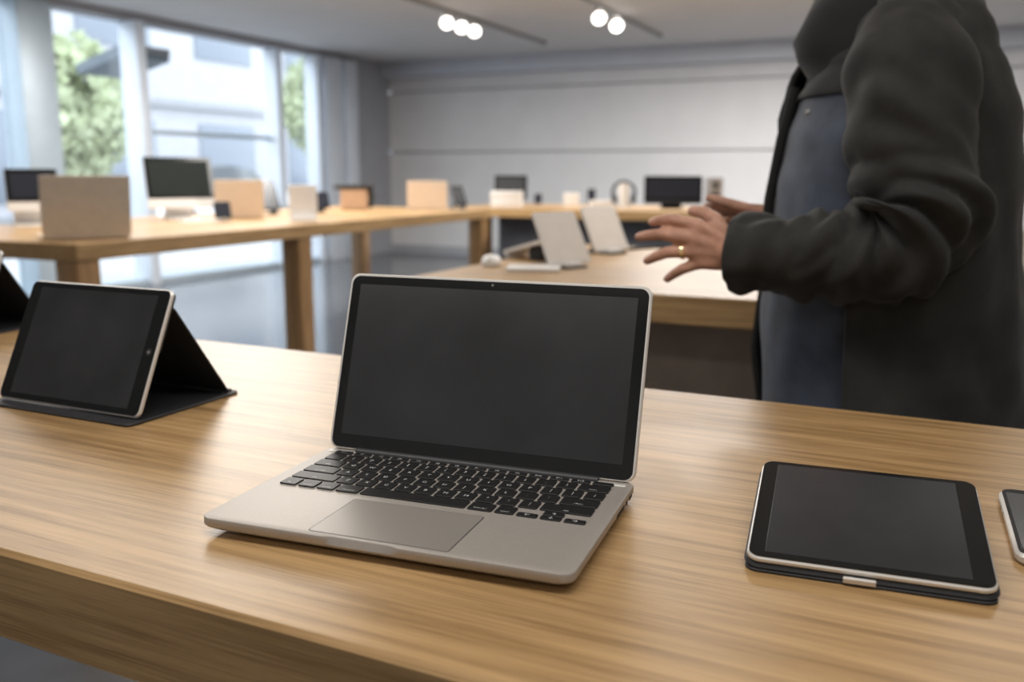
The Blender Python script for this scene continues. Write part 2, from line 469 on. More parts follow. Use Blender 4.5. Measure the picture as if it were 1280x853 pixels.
    def lid_part(mb, nm, m, par=t):
        bmesh.ops.transform(mb.bm, matrix=lr, verts=mb.bm.verts[:])
        return mb.build(nm, m, par, angle=35)
    shell = slab(MB(), 0, .004, W, lid, -.0045, .0004, .0100, .0012, 7)
    ld = lid_part(shell, 'lid', M['alu_light' if detail else mlid])
    lid_part(slab(MB(), .0027, .0055, W - .0027, lid - .0027, 0, .0009, .0085, .0003, 7), 'bezel', M['bezel'], ld)
    lid_part(slab(MB(), 0.0125 * k, .0190, W - .0125 * k, lid - .0115, .0006, .0012, .001, .0001, 2), 'display', M[mscreen], ld)
    if detail:
        lid_part(MB().tube([(W / 2, lid - .0062, .0008), (W / 2, lid - .0062, .00125)], .0020, 14), 'camera_lens', M['dark'], ld)
        lid_part(MB().tube([(W / 2 + .0, lid - .0062, .0008), (W / 2, lid - .0062, .0014)], .0009, 12), 'camera_glint', M['pad'], ld)
        # notches of the base beside the hinge
        for x0_, x1_ in ((.006, .034), (W - .034, W - .006)):
            slab(MB(), x0_, D - .0155, x1_, D - .0105, H - .001, H + .0006, .001, .0002, 2).build('hinge_step', M['alu_light'], t)
        # side ports
        for yy, ll in ((D - .060, .026), (D - .022, .010), (D - .037, .006)):
            MB().box((W - .0002, yy, .0095), (.0012, ll, .0034), bev=.0003).build('port', M['gap'], t)
    return t
lx, ly, lyaw = -.2527, .6876, -.3465
c_, s_ = math.cos(.445), math.sin(.445)
laptop('laptop', (lx * c_ - ly * s_, lx * s_ + ly * c_, TZ), lyaw + .445, 'open silver laptop with black keys and dark screen in the middle of the front table', detail=True)

# ------------------------------------------------------------------ tablets
def tablet_body(mb, w, d, th, r, bev): return slab(mb, -w / 2, 0, w / 2, d, 0, th, r, bev, 8)

def folio_tablet(name, loc, rz, label, group):
    """tablet leaning in a folded folio: mat on the table, tablet near its front edge, back panel folded down to the mat's rear"""
    t = empty(name, loc, rz); tag(t, label, 'tablet', group)
    W, D = .250, .187
    slab(MB(), -W / 2, -.014, W / 2, D - .014, 0, .0036, .010, .0012, 6).build('folio_mat', M['folio'], t)
    ang = R(64.8)
    m = Matrix.Translation((0, .008, .0045)) @ Matrix.Rotation(ang, 4, 'X')
    def part(mb, nm, mm, par=t):
        bmesh.ops.transform(mb.bm, matrix=m, verts=mb.bm.verts[:]); return mb.build(nm, mm, par, angle=35)
    w, h = .241, .158
    back = part(slab(MB(), -w / 2, 0, w / 2, h, -.0012, .0052, .0085, .0018, 7), 'tablet_shell', M['alu_light'])
    part(slab(MB(), -w / 2 + .0016, .0016, w / 2 - .0016, h - .0016, .0045, .0056, .0075, .0003, 7), 'bezel', M['bezel'], back)
    part(slab(MB(), -w / 2 + .020, .009, w / 2 - .020, h - .009, .0052, .0058, .0006, .0001, 2), 'display', M['screen'], back)
    ho = part(MB().tube([(w / 2 - .0105, h / 2, .0054), (w / 2 - .0105, h / 2, .0060)], .0048, 20), 'home_button', M['dark'], back)
    part(MB().tube([(w / 2 - .0105, h / 2, .0058), (w / 2 - .0105, h / 2, .0062)], .0017, 12), 'home_button_mark', M['pad'], back)
    # folio layer on the tablet's back, then the flap down to the mat
    part(slab(MB(), -w / 2 + .001, .078, w / 2 - .001, h - .002, -.0040, -.0010, .006, .0008, 5), 'folio_back', M['folio'])
    top = m @ Vector((0, .138, -.0045)); bot = Vector((0, D - .030, .0045))
    d_ = bot - top; L = d_.length
    a2 = math.atan2(d_.z, d_.y)
    mm = Matrix.Translation(top) @ Matrix.Rotation(a2, 4, 'X')
    fl = slab(MB(), -w / 2 + .001, 0, w / 2 - .001, L, -.0012, .0012, .004, .0005, 4)
    bmesh.ops.transform(fl.bm, matrix=mm, verts=fl.bm.verts[:]); fl.build('folio_flap', M['folio'], t)
    slab(MB(), -w / 2 + .004, D - .034, w / 2 - .004, D - .020, .0034, .0062, .002, .0005, 3).build('folio_stop', M['folio_in'], t)
    return t
ft = folio_tablet('tablet', (-.950, .722, TZ), R(1.0), 'tablet leaning in a dark folio stand left of the silver laptop', 'tablets in folio stands')
dup(ft, (-1.642, .985, TZ), R(8), 'dark tablet stand cut by the left picture edge behind the folio tablet')

def flat_tablet():
    t = empty('tablet', (-.0290, .649, TZ), .100); tag(t, 'black tablet with grey reflection lying at the right of the front table', 'tablet')
    w, d, th = .168, .146, .0065
    tl = .205
    mt = Matrix.Translation((0, 0, .0060)) @ Matrix.Rotation(tl, 4, 'X')
    def part(mb, nm, mm, par=t):
        bmesh.ops.transform(mb.bm, matrix=mt, verts=mb.bm.verts[:]); return mb.build(nm, mm, par, angle=35)
    case = part(slab(MB(), -w / 2 - .002, -.002, w / 2 + .002, d + .001, -.0042, .0005, .012, .0025, 7), 'case', M['folio'])
    part(MB().box((-.005, -.0030, -.0008), (.022, .0030, .0042), bev=.0006), 'connector', M['alu_light'], case)
    sh = part(slab(MB(), -w / 2, 0, w / 2, d, 0, th, .010, .0022, 8), 'tablet_shell', M['alu_light'])
    part(slab(MB(), -w / 2 + .0012, .0012, w / 2 - .0012, d - .0012, th - .0012, th + .0003, .009, .0003, 7), 'bezel', M['bezel'], sh)
    part(slab(MB(), -w / 2 + .013, .007, w / 2 - .016, d - .007, th - .001, th + .0006, .0006, .0001, 2), 'display', M['screen'], sh)
    # cover folded into a wedge under the rear edge
    p0 = mt @ Vector((0, .098, -.0042)); p1 = mt @ Vector((0, d - .004, -.0042))
    MB().rings([[Vector((x, p0.y, .0005)), Vector((x, p1.y, .0005)), Vector((x, p1.y, p1.z)), Vector((x, p0.y, p0.z))] for x in (-w / 2 + .004, w / 2 - .004)]).build('folded_cover', M['folio'], t, angle=30)
    slab(MB(), -w / 2 - .001, -.002, w / 2 + .001, .100, 0, .0026, .010, .0008, 6).build('cover_flap', M['folio'], t)
    return t
flat_tablet()

def phone():
    t = empty('phone', (.1065, .818, TZ), R(2)); tag(t, 'black phone with silver edge at the right picture edge beside the black tablet', 'phone')
    w, d, th = .080, .162, .0095
    sh = slab(MB(), -w / 2, -d / 2, w / 2, d / 2, 0, th, .012, .0028, 8).build('phone_frame', M['alu_light'], t)
    slab(MB(), -w / 2 + .0022, -d / 2 + .0022, w / 2 - .0022, d / 2 - .0022, th - .001, th + .0004, .010, .0003, 7).build('bezel', M['bezel'], t)
    slab(MB(), -w / 2 + .0048, -d / 2 + .014, w / 2 - .0048, d / 2 - .014, th, th + .0006, .001, .0001, 2).build('display', M['screen'], t)
    MB().tube([(0, d / 2 - .008, th), (0, d / 2 - .008, th + .0007)], .0018, 12).build('earpiece', M['dark'], t)
    for yy in (.028, .046): MB().box((-w / 2 - .0003, yy, th / 2), (.0012, .010, .003), bev=.0004).build('button', M['alu'], t)
    return t
phone()

# ------------------------------------------------------------------ display goods on the other tables
def stand_tablet(loc, rz, w, h, tilt, mback, mfront, label, group=None, lift=.03, depth=.006, arm=True, cat='tablet'):
    """tablet leaning on a small stand: its glass on local -y, its back on local +y; tilt leans it to +y"""
    t = empty('tablet', loc, rz); tag(t, label, cat, group)
    m = Matrix.Translation((0, 0, lift)) @ Matrix.Rotation(PI / 2 - tilt, 4, 'X')
    def part(mb, nm, mm, par=t):
        bmesh.ops.transform(mb.bm, matrix=m, verts=mb.bm.verts[:]); return mb.build(nm, mm, par, angle=35)
    sh = part(slab(MB(), -w / 2, 0, w / 2, h, -depth, 0, .012, .002, 6), 'tablet_shell', M[mback])
    part(slab(MB(), -w / 2 + .002, .002, w / 2 - .002, h - .002, -.0008, .0006, .010, .0003, 5), 'bezel', M['white' if mfront == 'cream' else 'bezel'], sh)
    part(slab(MB(), -w / 2 + .012, .014, w / 2 - .012, h - .014, 0, .0009, .001, .0001, 2), 'display', M[mfront], sh)
    if arm:
        top = m @ Vector((0, h * .55, -depth))
        MB().tube([(0, top.y + .055, .006), (0, top.y + .03, top.z * .5), top], [.010, .008, .008], 10).build('stand_arm', M['dark'], t)
        slab(MB(), -.05, -.03, .05, top.y + .075, 0, .007, .012, .002, 5).build('stand_base', M['dark'], t)
        MB().box((0, -.004, lift * .5 + .003), (.07, .022, lift + .002), bev=.003).build('stand_lip', M['cream' if mfront == 'cream' else 'dark'], t)
    else:
        slab(MB(), -w * .46, -.03, w * .46, .075, 0, lift + .004, .006, .002, 4).build('stand_base', M['white'], t)
    return t

def desktop(loc, rz, label, W=.50, Hs=.29, lean=R(8), mscr='dgreen', keyboard=True, chin=.07, zfoot=.06, mshell='white'):
    """all-in-one computer, screen toward local -y"""
    t = empty('desktop_computer', loc, rz); tag(t, label, 'computer')
    m = Matrix.Translation((0, 0, zfoot)) @ Matrix.Rotation(PI / 2 - lean, 4, 'X')
    def part(mb, nm, mm, par=t):
        bmesh.ops.transform(mb.bm, matrix=m, verts=mb.bm.verts[:]); return mb.build(nm, mm, par, angle=35)
    sh = part(slab(MB(), -W / 2, 0, W / 2, Hs + chin, -.018, 0, .012, .003, 6), 'housing', M[mshell])
    part(slab(MB(), -W / 2 + .001, chin, W / 2 - .001, Hs + chin - .001, -.001, .0012, .008, .0004, 5), 'bezel', M['bezel'], sh)
    part(slab(MB(), -W / 2 + .024, chin + .02, W / 2 - .024, Hs + chin - .024, 0, .0018, .001, .0001, 2), 'display', M[mscr], sh)
    mid = m @ Vector((0, (Hs + chin) * .4, -.018))
    MB().rings([[Vector((-.09, y0, z0)), Vector((.09, y0, z0)), Vector((.09, y0 + .006, z0)), Vector((-.09, y0 + .006, z0))] for y0, z0 in ((.12, .004), (.10, .06), (mid.y + .01, mid.z * .7), (mid.y, mid.z))]).build('stand', M[mshell], t)
    slab(MB(), -.10, -.06, .10, .126, 0, .006, .01, .002, 4).build('foot', M[mshell], t)
    return t

def small_keyboard(loc, rz, label):
    t = empty('keyboard', loc, rz); tag(t, label, 'keyboard')
    slab(MB(), -.14, -.057, .14, .057, 0, .008, .008, .002, 4).build('base', M['alu_light'], t)
    kb = MB()
    for j in range(5):
        for i in range(14):
            slab(kb, -.135 + i * .0194, -.052 + j * .021, -.135 + i * .0194 + .016, -.052 + j * .021 + .017, .0075, .0100, .002, .0005, 2)
    kb.build('keys', M['white'], t)
    return t

def phone_stand(loc, rz, label, w=.075, h=.15, tilt=R(25)):
    t = empty('phone', loc, rz); tag(t, label, 'phone')
    m = Matrix.Translation((0, 0, .02)) @ Matrix.Rotation(PI / 2 - tilt, 4, 'X')
    def part(mb, nm, mm, par=t):
        bmesh.ops.transform(mb.bm, matrix=m, verts=mb.bm.verts[:]); return mb.build(nm, mm, par, angle=35)
    sh = part(slab(MB(), -w / 2, 0, w / 2, h, -.008, 0, .010, .002, 6), 'phone_body', M['dark'])
    part(slab(MB(), -w / 2 + .003, .006, w / 2 - .003, h - .006, -.001, .0007, .006, .0002, 4), 'display', M['navyscreen'], sh)
    top = m @ Vector((0, h * .5, -.008))
    MB().tube([(0, top.y + .03, .004), top], [.007, .006], 10).build('stand_arm', M['alu'], t)
    MB().tube([(0, .03, 0), (0, .03, .006)], .045, 28).build('stand_base', M['alu'], t)
    MB().box((0, -.002, .012), (.04, .016, .018), bev=.002).build('stand_lip', M['alu'], t)
    return t

def white_box(loc, rz, size, label):
    t = empty('box', loc, rz); tag(t, label, 'box')
    MB().box((0, 0, size[2] * .36), (size[0] * .98, size[1] * .98, size[2] * .72), bev=.003).build('box_body', M['white'], t)
    MB().box((0, 0, size[2] * .80), (size[0], size[1], size[2] * .40), bev=.004).build('lid', M['white'], t)
    return t

# --- long table on the left
desktop((-4.50, 3.36, TZ), R(62), 'small dark-screened computer at the far left of the left table', W=.26, Hs=.18, chin=.05, zfoot=.08, mscr='navyscreen')
laptop('laptop', (-3.50, 3.06, TZ), R(-122), 'silver laptop, wood reflection put into its tan colour, seen from behind at the near end of the left table', W=.36, D=.24, lid=.27, tilt=R(103), mbody='gold', mlid='gold')
desktop((-4.36, 4.30, TZ), R(62), 'large computer with a leaning dark green screen on the left table', W=.42, Hs=.265, lean=R(14), chin=.06, zfoot=.07)
small_keyboard((-4.03, 4.12, TZ), R(70), 'white keyboard lying before the large dark green screen')
phone_stand((-4.42, 3.86, TZ), R(40), 'dark phone on a stand between the tan laptop and the large screen')
laptop('laptop', (-4.12, 4.75, TZ), R(-135), 'pale gold laptop with raised lid seen from behind, right of the large screen', W=.30, D=.21, lid=.235, tilt=R(98), mbody='peach', mlid='peach')
phone_stand((-3.92, 4.18, TZ), R(55), 'dark phone on a stand before the pale gold laptop', w=.10, h=.11)
stand_tablet((-4.32, 5.10, TZ), R(95), .22, .22, R(18), 'dark', 'screen', 'thin dark tablet seen almost edge-on right of the pale gold laptop', lift=.03)
stand_tablet((-3.52, 4.43, TZ), R(219), .17, .20, R(6), 'white', 'screen', 'white tablet back standing at the near edge of the left table', lift=.02, arm=False)
stand_tablet((-4.22, 5.50, TZ), R(62), .18, .13, R(20), 'dark', 'navyscreen', 'small dark tablet leaning left of the tan bag')
# tan handbag with a black flap
bag = empty('handbag', (-4.30, 6.06, TZ), R(30)); tag(bag, 'tan handbag with black flap standing on the left table', 'bag')
slab(MB(), -.11, -.06, .11, .06, 0, .17, .03, .012, 5).build('bag_body', M['brown'], bag)
slab(MB(), -.155, -.066, .155, .066, .165, .20, .02, .006, 5).build('flap', M['rubber'], bag)
MB().tube([(.12, 0, .17), (.14, 0, .10), (.125, -.02, .02)], [.025, .022, .02], 10).build('strap', M['rubber'], bag)
laptop('laptop', (-3.74, 6.58, TZ), R(-150), 'pale gold laptop seen from behind at the far end of the left table', W=.32, D=.21, lid=.22, tilt=R(95), mbody='peach', mlid='peach')
stand_tablet((-3.62, 6.62, TZ), R(85), .17, .17, R(20), 'dark', 'screen', 'thin dark tablet edge-on right of the far pale gold laptop', lift=.03)

# --- far table along the back wall
desktop((-3.60, 7.50, TZ), R(16), 'black-screened computer behind a white box on the farthest table', W=.30, Hs=.16, chin=.06, zfoot=.06, mscr='dark', mshell='dark')
white_box((-3.50, 7.22, TZ), R(20), (.27, .18, .14), 'white box standing before the black-screened computer on the farthest table')
phone_stand((-3.42, 7.72, TZ), R(20), 'small dark phone on a stand right of the white box on the farthest table', w=.07, h=.10)
white_box((-3.12, 7.8, TZ), R(20), (.14, .12, .12), 'small pale box left of the round headphones on the farthest table')
phone_stand((-2.98, 7.95, TZ), R(20), 'upright dark phone between small pale box and headphones on the farthest table', w=.075, h=.14, tilt=R(12))
white_box((-2.78, 7.65, TZ), R(24), (.20, .16, .06), 'low white box before the round headphones on the farthest table')
hp = empty('headphones', (-2.60, 7.75, TZ), R(24)); tag(hp, 'round dark headphones on a pale stand on the farthest table', 'headphones')
MB().tube([(.10 * math.cos(R(a)), 0, .13 + .10 * math.sin(R(a))) for a in range(-30, 211, 12)], .014, 10).build('headband', M['dark'], hp)
for s1 in (-1, 1): MB().tube([(s1 * .085 - .018, 0, .075), (s1 * .085 + .018, 0, .075)], .042, 18).build('ear_cup', M['dark'], hp)
MB().tube([(0, 0, .0), (0, 0, .012), (0, 0, .014), (0, 0, .21)], [.07, .07, .05, .045], 20).build('stand', M['white'], hp)
desktop((-2.14, 7.72, TZ), R(24), 'wide navy screen on the farthest table near the person', W=.50, Hs=.21, lean=R(6), chin=.03, zfoot=.04, mscr='navyscreen', mshell='dark')
sp = empty('speaker', (-1.82, 7.85, TZ), R(24)); tag(sp, 'upright dark grey speaker right of the wide navy screen', 'speaker')
slab(MB(), -.07, -.06, .07, .06, 0, .27, .03, .008, 6).build('cabinet', M['walldark'], sp)
MB().tube([(0, -.064, .10), (0, -.058, .10)], .045, 20).build('grille', M['dark'], sp)
MB().tube([(0, -.064, .20), (0, -.058, .20)], .025, 18).build('tweeter', M['dark'], sp)

# --- middle table: two cream tablets, backs toward us
stand_tablet((-1.045, 2.62, TZ), R(66), .185, .180, R(28), 'cream', 'cream', 'left of two pale tablets leaning back on the middle table', group='pale tablets on the middle table', lift=.012)
stand_tablet((-1.10, 3.17, TZ), R(66), .185, .180, R(28), 'cream', 'cream', 'right of two pale tablets leaning back on the middle table', group='pale tablets on the middle table', lift=.012)
def wedge():
    t = empty('tablet_dock', (-1.27, 2.84, TZ), R(-30)); tag(t, 'pale slanted dock with dark underside left of the pale tablets', 'dock')
    MB().rings([[Vector((x, -.05, z)), Vector((x, .05, z)), Vector((x, .05, z + .012)), Vector((x, -.05, z + .012))] for x, z in ((-.12, .012), (.10, .062))]).build('tray', M['cream'], t, angle=30)
    MB().box((.05, 0, .024), (.07, .07, .048), bev=.004).build('foot', M['rubber'], t)
    MB().box((-.11, 0, .007), (.02, .09, .014), bev=.003).build('front_lip', M['cream'], t)
    return t
wedge()
ms = empty('computer_mouse', (-1.30, 2.57, TZ), R(20)); tag(ms, 'small white mouse at the left end of the middle table', 'mouse')
MB().rings([[Vector((a * math.cos(2 * PI * k / 24), b * math.sin(2 * PI * k / 24), z)) for k in range(24)] for a, b, z in
            ((.030, .054, 0), (.033, .058, .006), (.031, .055, .018), (.024, .042, .029), (.012, .022, .034))]).build('shell', M['white'], ms, angle=70)
MB().tube([(0, .02, .030), (0, .035, .029)], .004, 10).build('scroll_wheel', M['dark'], ms)
nb = empty('notepad', (-1.12, 2.50, TZ), R(20)); tag(nb, 'white notepad lying flat before the left pale tablet', 'notepad')
MB().box((0, 0, .006), (.16, .11, .010), bev=.001).build('pages', M['white'], nb)
MB().box((0, .05, .0075), (.162, .014, .013), bev=.001).build('binding', M['cream'], nb)
cb = MB().tube([(-1.13, 3.29, TZ + .006), (-1.09, 3.36, TZ + .006), (-1.065, 3.43, TZ + .006), (-1.03, 3.49, TZ + .006), (-.95, 3.50, TZ + .006), (-.80, 3.44, TZ + .006)], .006, 8).build('cable', M['rubber'])
tag(cb, 'dark cable lying on the middle table behind the hands', 'cable')
stand_tablet((.235, 2.72, TZ), R(10), .19, .135, R(18), 'cream', 'cream', 'upper of two pale tablets just right of the person at the picture edge', group='pale tablets right of the person', lift=.02)
stand_tablet((.215, 2.32, TZ), R(10), .19, .125, R(25), 'cream', 'cream', 'lower of two pale tablets just right of the person at the picture edge', group='pale tablets right of the person', lift=.012)

# ------------------------------------------------------------------ ceiling track lights
def rail(x, y0, y1, label):
    r = empty('ceiling_track', (x, 0, ZC)); tag(r, label, 'light track')
    MB().box((0, (y0 + y1) / 2, -.018), (.036, y1 - y0, .036), bev=.004).build('rail', M['track'], r)
    for yy in (y0, y1): MB().box((0, yy, -.018), (.042, .03, .042), bev=.003).build('end_cap', M['dark'], r)
    return r
rail(-4.64, 1.0, 10.6, 'grey ceiling track carrying the left cluster of spotlights')
rail(-3.17, 1.0, 10.6, 'grey ceiling track carrying the right pair of spotlights')
def spot(x, y, label):
    t = empty('spotlight', (x, y, ZC - .036)); tag(t, label, 'spotlight', 'track spotlights')
    MB().box((0, 0, -.012), (.05, .10, .024), bev=.004).build('adapter', M['white'], t)
    MB().tube([(0, 0, -.02), (0, 0, -.07)], .009, 10).build('stem', M['white'], t)
    d = Vector((.42, -.75, -.52)).normalized()
    a, b = Vector((0, 0, -.075)) - d * .05, Vector((0, 0, -.075)) + d * .05
    can = MB().tube([a, a + d * .03, b, b + d * .004], [.040, .062, .068, .066], 24).build('lamp_can', M['white'], t)
    MB().tube([b + d * .003, b + d * .009], .060, 24).build('lens', M['lamp'], t)
    return t
for x, y, lb in ((-4.643, 8.195, 'leftmost spotlight of the left cluster of three on the ceiling'), (-4.643, 8.50, 'middle spotlight of the left cluster of three on the ceiling'),
                 (-4.643, 8.78, 'rightmost spotlight of the left cluster of three on the ceiling'),
                 (-3.17, 8.546, 'left spotlight of the right pair on the ceiling'), (-3.17, 9.054, 'right spotlight of the right pair on the ceiling')):
    spot(x, y, lb)

# ------------------------------------------------------------------ person
PB = Vector((-.085, 1.62, 0))
per = empty('person', PB); tag(per, 'person in open charcoal coat over navy jacket gesturing with both hands', 'person')
P = lambda x, y, z: Vector((x, y, z)) - PB
def limb(mb, pts, rad, n=14):
    for (p, q), (r0, r1) in zip(zip(pts, pts[1:]), zip(rad, rad[1:])):
        mb.tube([p, q], [r0, r1], n)
    for p, r in zip(pts, rad): mb.ball(p, r * .995, 2)
fwd = Vector((-math.cos(R(15)), -math.sin(R(15)), 0)); lft = Vector((math.sin(R(15)), -math.cos(R(15)), 0))   # his left is toward us
up = Vector((0, 0, 1))
def L(f, l, z): return fwd * f + lft * l + up * z      # local body frame: forward, left, up
bd = MB()
# torso, neck, head
for z0, rx, ry in ((.95, .10, .15), (1.05, .10, .14), (1.18, .105, .15), (1.27, .10, .155), (1.34, .07, .13)):
    n0 = len(bd.bm.verts); bd.ball((0, 0, 0), (rx, ry, .09), 3); bd.bm.verts.ensure_lookup_table()
    for v in bd.bm.verts[n0:]: v.co = L(v.co.x, v.co.y, v.co.z + z0)
HD = -.045
limb(bd, [L(0, 0, 1.36), L(.015, 0, 1.45), L(.03, 0, 1.53)], [.070, .064, .062])
def blob(f, l, z, rf, rl, rz_, sub=3):
    n0 = len(bd.bm.verts); bd.ball((0, 0, 0), (rf, rl, rz_), sub); bd.bm.verts.ensure_lookup_table()
    for v in bd.bm.verts[n0:]: v.co = L(v.co.x + f, v.co.y + l, v.co.z + z + HD)
blob(.03, 0, 1.655, .098, .077, .105); blob(.065, 0, 1.60, .060, .056, .062)     # skull and jaw
blob(.085, 0, 1.565, .030, .030, .022)                                            # chin
limb(bd, [L(.118, 0, 1.665 + HD), L(.140, 0, 1.628 + HD)], [.010, .016], 8)                 # nose
for s1 in (-1, 1):
    blob(.146 - .013, s1 * .012, 1.622, .011, .009, .008, 2)
    blob(.02, s1 * .080, 1.645, .018, .008, .030, 2)                               # ears
    blob(.105, s1 * .034, 1.682, .018, .024, .007, 2)                              # brows
blob(.122, 0, 1.588, .010, .024, .006, 2); blob(.119, 0, 1.578, .011, .021, .007, 2)   # lips
# legs and feet base
for s1 in (-1, 1):
    limb(bd, [L(0, s1 * .095, .92), L(.01, s1 * .10, .50), L(-.01, s1 * .105, .09)], [.085, .058, .04])
    limb(bd, [L(-.02, s1 * .105, .05), L(.14, s1 * .12, .035)], [.036, .028])
# arms
LS, LE, LW = P(-.065, 1.465, 1.335), P(-.035, 1.40, 1.085), P(-.290, 1.400, 1.071)
RS, RE, RW = P(-.06, 1.80, 1.345), P(-.04, 1.86, 1.08), P(-.262, 1.70, 1.120)
limb(bd, [LS, LE, LW], [.052, .040, .030]); limb(bd, [RS, RE, RW], [.052, .040, .030])
def finger(mb, pts, rad): limb(mb, pts, rad, 12)
# left hand, back toward us, fingers spread and pointing left
def hand_block(mb, wr, kn, th, n=6):
    """palm: quads of capsules from wrist to each knuckle"""
    for k in kn: limb(mb, [wr[0].lerp(wr[1], .0 if k is kn[0] else .5), k], [th * 1.05, th * .86], 10)
    for w_, k in zip([wr[0], wr[0].lerp(wr[1], .35), wr[0].lerp(wr[1], .7), wr[1]], kn): limb(mb, [w_, k], [th * 1.08, th * .84], 10)
    for a, b in zip(kn, kn[1:]):
        limb(mb, [a, b], [th * .80, th * .80], 8)
        m1, m2 = a.lerp(wr[0].lerp(wr[1], .5), .5), b.lerp(wr[0].lerp(wr[1], .5), .5)
        limb(mb, [m1, m2], [th * .95, th * .95], 8)
kn = [P(-.345, 1.388, 1.112), P(-.352, 1.384, 1.092), P(-.348, 1.386, 1.072), P(-.338, 1.392, 1.054)]
hand_block(bd, [P(-.298, 1.398, 1.086), P(-.296, 1.400, 1.056)], kn, .0135)
finger(bd, [kn[0], P(-.385, 1.386, 1.1195), P(-.406, 1.392, 1.1175), P(-.421, 1.400, 1.114)], [.0108, .0098, .0088, .0074])
finger(bd, [kn[1], P(-.398, 1.380, 1.0965), P(-.422, 1.386, 1.094), P(-.441, 1.395, 1.090)], [.0112, .0100, .0090, .0076])
finger(bd, [kn[2], P(-.390, 1.384, 1.0685), P(-.412, 1.392, 1.060), P(-.428, 1.402, 1.052)], [.0108, .0098, .0088, .0074])
finger(bd, [kn[3], P(-.366, 1.388, 1.043), P(-.382, 1.394, 1.033), P(-.394, 1.402, 1.024)], [.0098, .0088, .0080, .0068])
finger(bd, [P(-.306, 1.404, 1.092), P(-.322, 1.412, 1.118), P(-.345, 1.424, 1.130), P(-.366, 1.436, 1.132)], [.015, .0125, .0108, .0086])
# right hand, held edge-on behind, palm inward, fingers pointing left
rk = [P(-.322, 1.672, 1.128), P(-.326, 1.690, 1.122), P(-.326, 1.709, 1.118), P(-.320, 1.726, 1.112)]
hand_block(bd, [P(-.272, 1.688, 1.122), P(-.272, 1.716, 1.116)], rk, .0130)
finger(bd, [rk[0], P(-.358, 1.664, 1.138), P(-.378, 1.662, 1.144), P(-.394, 1.662, 1.147)], [.0108, .0098, .0090, .0076])
finger(bd, [rk[1], P(-.366, 1.684, 1.128), P(-.388, 1.682, 1.130), P(-.404, 1.680, 1.130)], [.0112, .010, .0090, .0076])
finger(bd, [rk[2], P(-.362, 1.706, 1.120), P(-.382, 1.704, 1.118), P(-.396, 1.702, 1.114)], [.0108, .0098, .0088, .0074])
finger(bd, [rk[3], P(-.348, 1.728, 1.110), P(-.364, 1.728, 1.106), P(-.376, 1.727, 1.102)], [.0098, .0088, .0080, .0068])
finger(bd, [P(-.276, 1.676, 1.112), P(-.296, 1.656, 1.104), P(-.318, 1.646, 1.104), P(-.338, 1.644, 1.108)], [.015, .0122, .0106, .0086])
raw = bd.build('raw_body', M['skin'], None, smooth=False)
md = raw.modifiers.new('remesh', 'REMESH'); md.mode = 'VOXEL'; md.voxel_size = .0030
sm = raw.modifiers.new('smooth', 'SMOOTH'); sm.iterations = 4; sm.factor = .5
dg = bpy.context.evaluated_depsgraph_get()
me = bpy.data.meshes.new_from_object(raw.evaluated_get(dg)); me.name = 'body'
bpy.data.objects.remove(raw)
me.polygons.foreach_set('use_smooth', [True] * len(me.polygons))
me.materials.clear(); me.materials.append(M['skin'])
body = bpy.data.objects.new('body', me); COL.objects.link(body); body.parent = per
# fingernails of the near hand, ring
rg = MB()
rc, rd = kn[2].lerp(P(-.390, 1.384, 1.0685), .42), (P(-.390, 1.384, 1.0685) - kn[2]).normalized()
a_ = rd.cross(up).normalized(); b_ = rd.cross(a_)
for k in range(28):
    pass
ringpts = [[rc + (a_ * math.cos(2 * PI * k / 28) + b_ * math.sin(2 * PI * k / 28)) * r_ + rd * h_ for k in range(28)] for r_, h_ in ((.0108, -.003), (.0124, -.0026), (.0126, 0), (.0124, .0026), (.0108, .003))]
rg.rings(ringpts, (True, True)).build('finger_ring', M['ring'], per)
for s1 in (-1, 1):
    e = MB(); c = L(.104, s1 * .032, 1.664 + HD); e.ball(c, .0125, 3); e.build('eyeball', M['eye'], per)
    MB().ball(c + fwd * .0085, .0055, 2).build('iris', M['iris'], per)
hr = MB(); n0 = 0
hr.ball((0, 0, 0), (1, 1, 1), 4)
for v in hr.bm.verts:
    q = v.co.copy()
    cutz = 1.69 if q.x > .3 else 1.60
    p_ = L(.018 + q.x * .104, q.y * .086, 1.672 + HD + q.z * .108)
    if q.x > .35 and q.z < .45: p_ = L(.018 + q.x * .080, q.y * .070, 1.70 + HD + q.z * .05)
    if q.z < -.35: p_ = L(-.01 + q.x * .080, q.y * .070, 1.62 + HD + q.z * .05)
    v.co = p_ + p_.normalized() * 0 + Vector((noise.noise(p_ * 60), noise.noise(p_ * 60 + Vector((5, 5, 5))), 0)) * .004
hr.build('hair', M['hair'], per)

def fold(p, amp, sc=9., seed=0.):
    q = Vector((p.x, p.y, p.z * .55)) * sc + Vector((seed, seed * 1.7, 0))
    return (noise.noise(q) * .65 + noise.noise(q * 2.3) * .35) * amp

